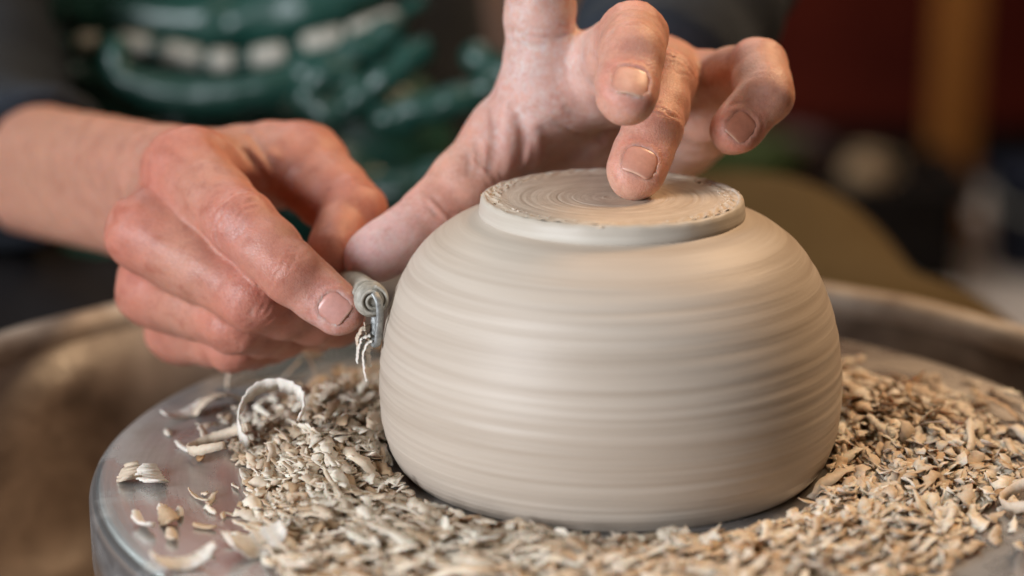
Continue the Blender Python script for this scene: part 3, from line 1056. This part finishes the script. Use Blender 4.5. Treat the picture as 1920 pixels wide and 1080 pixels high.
# ------------------------------------------------------------------ the potter's clothes
def sweater_field(p):
    d = np.full(len(p), 1e3)
    # left sleeve, cut off at the cuff
    ax = unit(_E - _W)
    c0 = _W + ax * 10
    a = prim_field(p, [(_W - ax * 5, _E, 33, 41), (_E, v3(-80, 590, 430), 44, 56)], 20)
    s = (p - c0) @ ax
    a = a + 1.6 * np.sin(s * .16 + .02 * p[:, 0] + 1.5 * np.sin(p[:, 0] * .04)) * np.clip(s / 30, 0, 1)
    a = smin(a, np.where(np.abs(s - 10) < 40, np.hypot(np.linalg.norm((p - c0) - s[:, None] * ax, axis=1) - 31, (s - 8) / 2.2) - 3, 1e3), 3)
    a = smax(a, -s, 2)
    ax2 = unit(_E2 - _W2)
    c1 = _W2 + ax2 * 140
    b = prim_field(p, [(_W2, _E2, 33, 35), (_E2, v3(-295, 335, 45), 36, 42), (v3(-295, 335, 45), v3(-440, 590, 430), 44, 56)], 20)
    s = (p - c1) @ unit(ax2 + v3(0, 0, .5))
    b = b + 1.5 * np.sin(s * .15 + .05 * p[:, 2]) * np.clip(s / 30, 0, 1)
    b = smax(b, -s, 2)
    t = prim_field(p, [(v3(-80, 590, 430), v3(-440, 590, 430), 60, 60), (v3(-260, 605, 380), v3(-220, 625, -80), 112, 114), (v3(-325, 605, 380), v3(-290, 625, -80), 100, 104), (v3(-200, 605, 380), v3(-165, 625, -80), 98, 100)], 25)
    return smin(smin(a, b, 12), t, 25) + .7 * np.sin(p @ v3(.06, .05, .09))


V, Q = net(sweater_field, (-520, 110, -240), (160, 760, 520), 6)
V = settle(sweater_field, V, 1)
own(mesh_obj('sweater', V / 1000, Q, M['sweater']))


def trousers_field(p):
    pr = [(v3(-110, 600, -110), v3(74, 400, -76), 84, 69), (v3(76, 400, -76), v3(125, 256, -84), 69, 64), (v3(125, 256, -84), v3(145, 266, -470), 62, 42),
          (v3(-260, 600, -100), v3(-190, 400, -76), 76, 60), (v3(-190, 400, -76), v3(-210, 266, -88), 60, 56), (v3(-210, 266, -88), v3(-215, 276, -470), 54, 42),
          (v3(-130, 630, -110), v3(-260, 630, -110), 92, 92)]
    d = prim_field(p, pr, 30)
    w = np.sin(p @ v3(.055, .02, .03) + 2 * np.sin(p @ v3(.012, .02, -.03)))
    return d + 1.5 * w


V, Q = net(trousers_field, (-380, 160, -525), (230, 750, 40), 8)
V = settle(trousers_field, V, 1)
own(mesh_obj('trousers', V / 1000, Q, M['trousers']))

FOLDS = [
    ([(-262, 425, 72), (-197, 420, 72), (-150, 420, 78), (-115, 425, 92)], (14, 17, 15, 12)),
    ([(-230, 358, 68), (-230, 355, 57), (-219, 352, 50), (-200, 352, 47), (-174, 352, 47), (-146, 355, 54), (-123, 358, 63), (-102, 362, 75)], (6, 7, 8, 9, 10, 11, 11, 9)),
    ([(-118, 340, 62), (-134, 338, 56), (-138, 336, 48), (-123, 334, 42), (-104, 336, 56), (-86, 342, 71)], (7, 7, 7, 7, 8, 8)),
    ([(-100, 318, 42), (-78, 318, 48), (-54, 320, 56)], (8, 9, 7)),
    ([(-60, 345, 66), (-30, 340, 50), (-10, 330, 30)], (9, 10, 10)),
    ([(-180, 300, 10), (-120, 295, 6), (-70, 300, 22)], (10, 12, 10)),
    ([(-250, 300, 0), (-215, 290, -10), (-160, 285, -14)], (10, 12, 10)),
]


def apron_field(p):
    pr = [(v3(-260, 450, 12), v3(-125, 440, 5), 55, 46), (v3(-235, 345, -55), v3(-40, 345, -60), 66, 62), (v3(-190, 510, 60), v3(-290, 510, 60), 62, 62),
          (v3(-212, 262, -82), v3(-185, 390, -72), 74, 78), (v3(-90, 300, -70), v3(-60, 300, -200), 40, 30)]
    d = prim_field(p, pr, 30)
    f = np.full(len(p), 1e3)
    for pts, r in FOLDS:
        pts = spline(pts, len(pts) * 2 - 1)
        rr = np.interp(np.linspace(0, 1, len(pts)), np.linspace(0, 1, len(r)), r)
        f = np.minimum(f, prim_field(p, [(a, b, x, y) for a, b, x, y in zip(pts[:-1], pts[1:], rr[:-1], rr[1:])], 2))
    d = smin(d, f, 17)
    w1 = np.sin(p @ v3(.075, .03, .10) + 2.2 * np.sin(p @ v3(.028, -.02, .05)))
    w2 = np.sin(p @ v3(-.05, .06, .16) + 1.8 * np.sin(p @ v3(.06, .03, .02)))
    return d + 2.6 * (1 - np.abs(w1)) ** 2 + 1.8 * (1 - np.abs(w2)) ** 2


V, Q = net(apron_field, (-330, 180, -250), (60, 590, 120), 4.5)
V = settle(apron_field, V, 1)
apron = own(mesh_obj('apron', V / 1000, Q, M['apron']))
def shade_mass_field(p):  # made-up dark mass standing in for the shade below the arm
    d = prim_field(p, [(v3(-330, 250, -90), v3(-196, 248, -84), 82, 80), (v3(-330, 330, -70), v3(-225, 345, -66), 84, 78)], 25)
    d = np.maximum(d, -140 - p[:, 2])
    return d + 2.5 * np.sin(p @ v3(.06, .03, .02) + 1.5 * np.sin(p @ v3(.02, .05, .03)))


V, Q = net(shade_mass_field, (-430, 150, -160), (-90, 450, 30), 7)
tag(mesh_obj('shade_mass', V / 1000, Q, M['black']), "dark mass added for the shade over the potter's knee behind the pan at left", 'shade_mass')
strap_path = spline([(-275, 402, 62), (-233, 396, 64), (-204, 392, 59), (-186, 390, 57), (-162, 390, 60), (-141, 392, 66), (-112, 396, 74), (-90, 402, 86)], 60) / 1000
V, Fc = tube(strap_path, .0055, 12, flat=(.7, 1))
strap = mesh_obj('strap', V, Fc, M['apron'], apron)
for x, k in ((-254, .005), (-231, .0085), (-206, .0095), (-186, .006), (-164, .0085), (-139, .010), (-113, .013)):
    i = int(np.argmin(np.abs(strap_path[:, 0] * 1000 - x)))
    seg = strap_path[max(0, i - 1):i + 2]
    a, b = seg[0], seg[-1]
    c, dd = (a + b) / 2, unit(b - a)
    V, Fc = tube([c - dd * k, c - dd * k * .75, c + dd * k * .7, c + dd * k], [.0052, .0063, .0062, .0052], 14, flat=(.85, 1.02))
    mesh_obj('strap_patch', V, Fc, M['patch'], strap)

# ------------------------------------------------------------------ pottery wheel
wheel = tag(empty('pottery_wheel', (0, 0, -.1)), 'pottery wheel with spinning metal head in a clay-smeared splash pan', 'pottery wheel')
prof = [(.0, .1)] + [(r, .1) for r in np.linspace(.01, .149, 40)] + [(.1512, .0995), (.1524, .0984), (.153, .0968), (.153, .080), (.1522, .0785), (.150, .078), (.03, .076), (.03, -.08), (.0, -.08)]
V, Fc = lathe(prof, 220)
head = mesh_obj('wheel_head', V, Fc, M['wheel'], wheel)
prof = [(.0, .010), (.06, .010), (.19, .012), (.2, .016), (.208, .03), (.214, .06), (.2185, .092)]
V, Fc = lathe(prof + [(.2225, .092), (.218, .05), (.21, .012), (.2, .002), (.0, .0)], 160,
              lambda R, Z, th: (.0012 * np.sin(th * 5 + Z * 60), 0 * R))
pan = mesh_obj('splash_pan', V, Fc, M['pan'], wheel)
pan.location = (-.025, 0, 0)
prof = [(.2183, .0915), (.2178, .0965), (.2195, .1005), (.2235, .1015), (.2285, .1005), (.2305, .097), (.229, .0925), (.2235, .0905)]
V, Fc = lathe(prof + prof[:1], 160, lambda R, Z, th: (.0006 * np.sin(th * 9 + 1), .0006 * np.sin(th * 7) + .0003 * np.sin(th * 23)))
mesh_obj('pan_rim', V, Fc, M['rim'], pan)

# ------------------------------------------------------------------ the bowl, upside down on the wheel
ZB = 1.023
bowl = tag(empty('clay_bowl', (.0008, 0, 0)), 'unfired beige clay bowl turned upside down in the middle of the wheel', 'bowl')
side = spline([(38.4, 73.1), (39.6, 72.5), (44.5, 70.8), (50.5, 67.4), (56, 62.6), (60.8, 55.8), (64.4, 48), (67, 39), (68.4, 29), (68.6, 20), (67.6, 11), (65.2, 4), (63.2, .9), (62.2, .2)], 260)
arc = np.concatenate([[0], np.cumsum(np.hypot(*np.diff(side, axis=0).T))])
rg = np.zeros(len(arc))
side = side * np.array([1, ZB])
r2 = np.random.default_rng(3)
for _ in range(34):
    c, w, a = r2.uniform(3, arc[-1]), r2.uniform(.35, 1.6), r2.uniform(-.06, .045)
    rg += a * np.exp(-((arc - c) / w) ** 2)
for c in (50, 54, 58, 61.5, 64.5, 67, 69.5, 71.8, 74, 76, 78, 80, 82, 84):
    rg += -.08 * np.exp(-((arc - c - r2.uniform(-.8, .8)) / .42) ** 2)
side = side + np.stack([rg, rg * .2], 1)


def bowl_wob(R, Z, th):
    w = .00010 * np.sin(th * 2 + 1 + Z * 90) + .00006 * np.sin(th * 5 + Z * 700) + .00005 * np.sin(th * 3 - Z * 1500)
    return w, 0 * w


V, Fc = lathe(np.vstack([side, [(60.5, .2), (58.8, 3), (63, 20), (60, 45), (50, 60), (30, 68), (0, 69)]]) / 1000, 240, bowl_wob)
mesh_obj('bowl_wall', V, Fc, M['bowl'], bowl)
prof = [(38.35, 74.2), (38.9, 74.9), (38.8, 75.8), (38.6, 77.2), (38.4, 78.4), (38.0, 79.4), (37.2, 79.9)]
V, Fc = lathe(np.array(prof + [(36.5, 79.6), (36, 72), (37.5, 72)]) / 1000, 240, lambda R, Z, th: (.00008 * np.sin(th * 3) + .00005 * np.sin(th * 17), .00018 * np.sin(th * 4 + 1) * (Z > .0782) + .00009 * np.sin(th * 31) * (Z > .0782)))
mesh_obj('foot_ring', V, Fc, M['foot'], bowl)
rr = np.concatenate([[0], np.linspace(1, 37, 150)])
zz = 79.35 + .35 * (rr / 37) ** 4
r3 = np.random.default_rng(5)
for _ in range(30):
    c = r3.uniform(2, 36)
    zz = zz + r3.uniform(-.10, .09) * np.exp(-((rr - c) / r3.uniform(.25, .8)) ** 2)


def foot_wob(R, Z, th):
    rim = np.clip((R - .0305) / .004, 0, 1)
    n = np.sin(th * 13 + R * 900) * np.sin(th * 29 + R * 2600 + 1) + .7 * np.sin(th * 47 + R * 1700)
    return 0 * R, .00035 * rim * n * (.35 + .65 * np.sin(th * 2.5) ** 2)


V, Fc = lathe(np.stack([rr, zz], 1)[::-1] / 1000, 260, foot_wob)
mesh_obj('foot_face', V, Fc, M['foot_top'], bowl)

# ------------------------------------------------------------------ clay shavings
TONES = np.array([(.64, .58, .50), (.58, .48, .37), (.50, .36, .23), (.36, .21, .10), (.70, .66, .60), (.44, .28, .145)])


def ribbon(L, w, R, pitch, th, n=8, taper=.5, twist=0., rag=0., rng=RNG):
    """a curled strip of clay lying on the ground plane, in millimetres"""
    s = np.linspace(-.5, .5, n + 1)
    phi = s * L / R
    c = np.stack([R * np.sin(phi), pitch * phi, R * (1 - np.cos(phi))], 1)
    nrm = np.stack([-np.sin(phi), 0 * phi, np.cos(phi)], 1)
    wid = w * (1 - taper * (2 * np.abs(s)) ** 2.5) * .5
    tw = twist * s
    lat = np.cos(tw)[:, None] * np.array([0, 1.0, 0]) + np.sin(tw)[:, None] * nrm
    nn = np.cos(tw)[:, None] * nrm - np.sin(tw)[:, None] * np.array([0, 1.0, 0])
    a, b = c + lat * wid[:, None], c - lat * wid[:, None]
    t = th * .5
    if rag:
        a = a + lat * (rng.normal(0, rag, n + 1) * w)[:, None] + nrm * (rng.normal(0, rag, n + 1) * w * .6)[:, None]
        b = b + lat * (rng.normal(0, rag, n + 1) * w)[:, None] + nrm * (rng.normal(0, rag, n + 1) * w * .6)[:, None]
    V = np.stack([a + nn * t, b + nn * t, b - nn * t, a - nn * t], 1).reshape(-1, 3)
    Fc = []
    for i in range(n):
        for j in range(4):
            k = (j + 1) % 4
            Fc.append((i * 4 + j, i * 4 + k, i * 4 + 4 + k, i * 4 + 4 + j))
    Fc += [(3, 2, 1, 0), (n * 4, n * 4 + 1, n * 4 + 2, n * 4 + 3)]
    V[:, 2] -= V[:, 2].min()
    return V, Fc


def rotz(V, a):
    c, s = math.cos(a), math.sin(a)
    return V @ np.array([[c, s, 0], [-s, c, 0], [0, 0, 1]])


def roty(V, a):
    c, s = math.cos(a), math.sin(a)
    return V @ np.array([[c, 0, -s], [0, 1, 0], [s, 0, c]])


def rotx(V, a):
    c, s = math.cos(a), math.sin(a)
    return V @ np.array([[1, 0, 0], [0, c, s], [0, -s, c]])


def heap_outer(th):
    return 116 + 4 * np.sin(th * 3 + 1) + 5 * np.sin(th * 5) - 12 * np.exp(-((np.mod(th - 2.3, 6.283) - 0) / .8) ** 2)


def heap_inner(th):
    a = np.mod(th, 6.2832)
    front = np.clip((a - 3.1) / .5, 0, 1) * np.clip((6.1 - a) / .5, 0, 1)
    return 67.0 + 1.8 * front + 6 * np.exp(-((a - 5.35) / .5) ** 2)


def heap_height(r, th):
    ri, ro = heap_inner(th), heap_outer(th)
    a = np.mod(th, 6.2832)
    t = np.clip((r - ri) / (ro - ri), 0, 1)
    bump = 3.6 + 1.4 * np.sin(th * 2 + .5) + 7.0 * np.exp(-((a - 2.9) / .45) ** 2) + 5.0 * np.exp(-((np.mod(th + 3.14, 6.283) - 3.5) / .5) ** 2)
    hgt = bump * np.sin(np.pi * np.clip(t * .85 + .15, 0, 1)) ** 1.2 + .3
    front = np.clip((a - 3.35) / .5, 0, 1) * np.clip((6.1 - a) / .4, 0, 1)
    # swept low in front, so the foot of the bowl stands free
    return hgt * (1 - front) + front * np.minimum(hgt, np.maximum((r - 64) * .16, .3))


# low bed of crumbs under the shavings, then the shavings themselves
nth, nr = 420, 44
TH, T = np.meshgrid(np.linspace(0, 2 * np.pi, nth, endpoint=False), np.linspace(0, 1, nr), indexing='ij')
RR = heap_inner(TH) + T * (heap_outer(TH) - heap_inner(TH))
HH = .55 * heap_height(RR, TH) * (.65 + .35 * np.sin(RR * 1.7 + 3 * np.sin(TH * 21)) * np.sin(TH * 61 + RR * .5)) + RNG.normal(0, .35, RR.shape)
HH = np.where((T > .98), .1, np.maximum(HH, .1))
BV = np.stack([RR * np.cos(TH), RR * np.sin(TH), HH], -1).reshape(-1, 3)
ii = np.arange(nth)[:, None] * nr
i2 = ((np.arange(nth) + 1) % nth)[:, None] * nr
jj = np.arange(nr - 1)[None]
BF = np.stack([ii + jj, ii + jj + 1, i2 + jj + 1, i2 + jj], -1).reshape(-1, 4)[:, ::-1]
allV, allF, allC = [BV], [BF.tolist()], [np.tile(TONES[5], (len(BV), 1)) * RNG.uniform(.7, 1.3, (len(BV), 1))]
base = len(BV)
NS = 6200
for k in range(NS):
    th = RNG.uniform(0, 2 * math.pi)
    ri, ro = heap_inner(th), heap_outer(th)
    t = RNG.beta(1.15, 1.4) * 1.06 if RNG.random() < .93 else 1 + RNG.exponential(.13)
    r = min(ri + t * (ro - ri), 145)
    u = RNG.random()
    if u < .45:
        L, w = RNG.uniform(3, 7.5), RNG.uniform(1.0, 2.6)
    elif u < .95:
        L, w = RNG.uniform(6, 15), RNG.uniform(1.8, 4.4)
    else:
        L, w = RNG.uniform(12, 24), RNG.uniform(2.0, 4.2)
    V, Fc = ribbon(L, w, RNG.uniform(8, 24) if L > 12 else RNG.uniform(5, 28), RNG.uniform(-2, 2), RNG.uniform(.2, .45), 9 if L > 12 else 5, RNG.uniform(.1, .8), RNG.uniform(-1.6, 1.6), .14)
    if RNG.random() < .4:
        V = roty(V * np.array([1, 1, -1]), 0)
        Fc = [f[::-1] for f in Fc]
    if L > 12:
        V[:, 2] *= .5
    V = rotx(V, RNG.normal(0, .33))
    V = roty(V, RNG.normal(0, .16))
    V = rotz(V, th + math.pi / 2 + .12 + RNG.normal(0, .34))
    V[:, 2] -= V[:, 2].min()
    z = heap_height(r, th) * RNG.uniform(.25, .95)
    V = V + np.array([r * math.cos(th), r * math.sin(th), z])
    # nothing may cut into the bowl
    rad = np.hypot(V[:, 0], V[:, 1])
    lim = 63.5 + np.clip(V[:, 2], 0, 25) * .22
    push = np.maximum(lim - rad, 0).max()
    V[:, 0] += push * math.cos(th)
    V[:, 1] += push * math.sin(th)
    allV.append(V)
    allF.append([tuple(i + base for i in f) for f in Fc])
    base += len(V)
    m_ = RNG.beta(.8, 1.3)
    c = (np.array([.74, .68, .58]) * (1 - m_) + np.array([.45, .305, .175]) * m_) * RNG.uniform(.88, 1.1)
    allC.append(np.tile(c, (len(V), 1)))
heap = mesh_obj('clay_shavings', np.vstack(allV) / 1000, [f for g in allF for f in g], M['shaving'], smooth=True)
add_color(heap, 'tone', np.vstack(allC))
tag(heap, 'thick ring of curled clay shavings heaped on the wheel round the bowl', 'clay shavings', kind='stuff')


def shaving(x, y, ang, L, w, R, label, tone, pitch=0., tilt=0., n=22, taper=.5, th=.6, group=None, z=.2, flip=False, twist=0., upright=False):
    V, Fc = ribbon(L, w, R, pitch, th, n, taper, twist, .045)
    if upright:
        V = rotx(V, math.pi / 2)
    if flip:
        V = V * np.array([1, 1, -1])
        Fc = [f[::-1] for f in Fc]
    V = rotz(rotx(V, tilt), ang)
    V[:, 2] -= V[:, 2].min()
    # keep the strip where it is meant to lie: centre on its own middle
    c = (V.min(0) + V.max(0)) / 2
    V[:, 0] -= c[0]
    V[:, 1] -= c[1]
    o = mesh_obj('clay_shaving', V / 1000, Fc, M['shaving'])
    add_color(o, 'tone', np.tile(tone, (len(V), 1)))
    o.location = (x / 1000, y / 1000, z / 1000)
    return tag(o, label, 'clay shaving', group)


G = 'loose clay shavings lying on the wheel'
PALE, TAN, BRN = (.70, .66, .60), (.60, .50, .39), (.48, .35, .23)
shaving(-100, -6, .3, 44, 7, 9.5, 'large wide white curl on the left side of the shavings heap', PALE, pitch=3.0, tilt=.7, upright=True, z=2.5, group=G, n=40, taper=.3)
shaving(-116, -8, .9, 50, 3.0, 9.5, 'thin tan ring-shaped curl left of the large white curl', TAN, pitch=.6, tilt=-.35, upright=True, z=.4, group=G, n=40, taper=.2)
shaving(-131, -31, 2.0, 15, 8, 14, 'broad pale chip alone on bare metal near the left wheel edge', PALE, tilt=.2, group=G)
shaving(-138, -29, 1.7, 13, 7, 10, 'broad tan chip nearest the left wheel edge', TAN, tilt=-.2, group=G)
shaving(-127, -3, 2.3, 12, 2.2, 20, 'slender pale sliver standing apart behind the broad chips', PALE, group=G)
shaving(-126, -65, 2.2, 12, 4, 10, 'pale tilted flake at the lower left of the wheel', PALE, tilt=.5, group=G)
shaving(-120, -62, 2.0, 12, 5, 9, 'orange brown flake beside the pale tilted flake', BRN, tilt=-.3, group=G)
shaving(-112, 64, .35, 46, 5, 15, 'arched tan strip rising behind the heap near the tool hand', TAN, flip=True, group=G, n=30)
shaving(-92, -82, .6, 20, 10, 9, 'broad pale fold of clay in front of the heap, bottom left', PALE, tilt=.3, group=G)
shaving(-109, -93, .5, 20, 6, 10, 'white curl at the bottom edge left of the broad pale fold', PALE, tilt=.2, group=G)
shaving(120, -40, 1.2, 66, 3.2, 9.5, 'ring-shaped tan curl on the far right of the wheel', TAN, pitch=.5, tilt=-.4, upright=True, group=G, n=44, taper=.2)
shaving(-134, 27, .9, 18, 5, 12, 'pale curl at the back left of the wheel', PALE, tilt=.2, group=G)
shaving(-124, 34, .8, 22, 6, 12, 'tan wide curl at the back left of the wheel', TAN, tilt=-.2, group=G, flip=True)
for k in range(26):
    a = RNG.uniform(2.2, 6.9)
    r = RNG.uniform(116, 146)
    tone = TONES[RNG.choice(6)]
    shaving(r * math.cos(a), r * math.sin(a), a + 1.57 + RNG.normal(0, .4), RNG.uniform(3, 10), RNG.uniform(1.2, 3.5), RNG.uniform(4, 15),
            'small clay flake lying loose on bare metal outside the heap', tone, tilt=RNG.normal(0, .3), n=8, group='small flakes on bare metal')

# crumbs torn loose along the edge of the foot
cv, cf, cb = [], [], 0
cc = []
for k in range(200):
    a = RNG.choice([RNG.normal(2.75, .28), RNG.normal(.2, .35), RNG.uniform(3.4, 6.0), RNG.uniform(0, 6.28)], p=(.34, .34, .16, .16))
    r = RNG.uniform(32.5, 37.6)
    V, Fc = ribbon(RNG.uniform(.8, 4.0), RNG.uniform(.4, 1.3), RNG.uniform(1.5, 5), 0, RNG.uniform(.15, .4), 4, .8, RNG.uniform(-.8, .8), .12)
    V = rotz(rotx(V, RNG.normal(0, .45)), a + 1.57 + RNG.normal(0, .35))
    V = V + np.array([r * math.cos(a), r * math.sin(a), 79.1])
    cv.append(V)
    cf += [tuple(i + cb for i in f) for f in Fc]
    cb += len(V)
    cc.append(np.tile(TONES[RNG.choice(6, p=(.3, .4, .2, .02, .03, .05))], (len(V), 1)))
cr = mesh_obj('edge_crumb', np.vstack(cv) / 1000, cf, M['shaving'], bowl, smooth=False)
add_color(cr, 'tone', np.vstack(cc))
tag(cr, kind='stuff')

# ------------------------------------------------------------------ trimming tool in the hand, with clay hanging from its loop
tool = tag(empty('trimming_tool', (-.0695, -.008, .05)), 'trimming tool with steel loop held against the left side of the bowl', 'trimming tool')
ax = unit(v3(-20, 62, -6))
e0 = v3(1.2, -3.5, .3)
path = [e0, e0 + ax * .3, e0 + ax * 1.2, e0 + ax * 4, e0 + ax * 5, e0 + ax * 8, e0 + ax * 30, e0 + ax * 70, e0 + ax * 74]
V, Fc = tube(np.array(path) / 1000, np.array([3.4, 4.3, 4.9, 5.0, 4.6, 4.8, 4.4, 4.6, 3.0]) / 1000, 28)
mesh_obj('handle', V, Fc, M['tool_wrap'], tool)
# spiral of clay-caked wire on the end of the handle
u1 = unit(np.cross(ax, v3(0, 0, 1)))
u2 = np.cross(u1, ax)
sp = [e0 - ax * .35 + (u1 * math.cos(t) + u2 * math.sin(t)) * (1.1 + t * .235) for t in np.linspace(0, 14, 90)]
V, Fc = tube(np.array(sp) / 1000, .00052, 8)
mesh_obj('end_coil', V, Fc, M['tool_wrap'], tool)
for off in (2.6, 6.4):
    ring = [e0 + ax * (off + .5 * math.sin(t)) + (u1 * math.cos(t) + u2 * math.sin(t)) * 4.6 for t in np.linspace(0, 2 * math.pi, 40)]
    V, Fc = tube(np.array(ring) / 1000, .0006, 8)
    mesh_obj('wire_wrap', V, Fc, M['tool_wrap'], tool)
lp_path = spline([e0 + v3(.5, -.5, 2.5), e0 + v3(1.8, -1.6, .5), e0 + v3(2.2, -1.8, -3.5), e0 + v3(1.7, -1.4, -9), e0 + v3(1.2, -1.0, -12.6), e0 + v3(.4, .2, -13.2), e0 + v3(-.2, 2.0, -12), e0 + v3(.2, 3.6, -6), e0 + v3(-.2, 3.0, -1)], 60)
V, Fc = tube(lp_path / 1000, .001, 10, flat=(.75, 1.35))
mesh_obj('loop_blade', V, Fc, M['steel'], tool)
hs = tag(empty('hanging_shaving', (-.0705, -.010, .038)), 'frayed clay shavings dangling from the loop of the trimming tool', 'clay shaving')
for q, (pts, r, tone) in enumerate((([(1.4, -.3, 0), (-.4, -1, -1.5), (-1.2, -1.2, -5), (-.8, -1.4, -9), (-.2, -1.2, -12.5)], .55, PALE), ([(1.2, 0, 1.5), (-1.6, -.5, .5), (-2.6, -.8, -3), (-3.0, -.6, -7)], .9, PALE),
                                   ([(.6, .4, 3.5), (-1.5, .4, 3.0), (-2.8, 0, 0), (-2.6, .2, -3.5)], 1.1, TAN), ([(1.2, .4, -.5), (.2, .6, -4), (.7, .4, -8.5)], .5, PALE), ([(-.5, .6, 5), (-.2, .2, 1), (.9, .2, -1)], .7, TAN))):
    path = spline(pts, 24)
    path = path + np.random.default_rng(q).normal(0, .09, path.shape)
    V, Fc = tube(path / 1000, r / 1000 * np.linspace(1, .55, 24) * (1 + .25 * np.sin(np.arange(24) * 2.1)), 7, flat=(.45, 2.4))
    o = mesh_obj('strand', V, Fc, M['shaving'], hs)
    add_color(o, 'tone', np.tile(tone, (len(V), 1)))
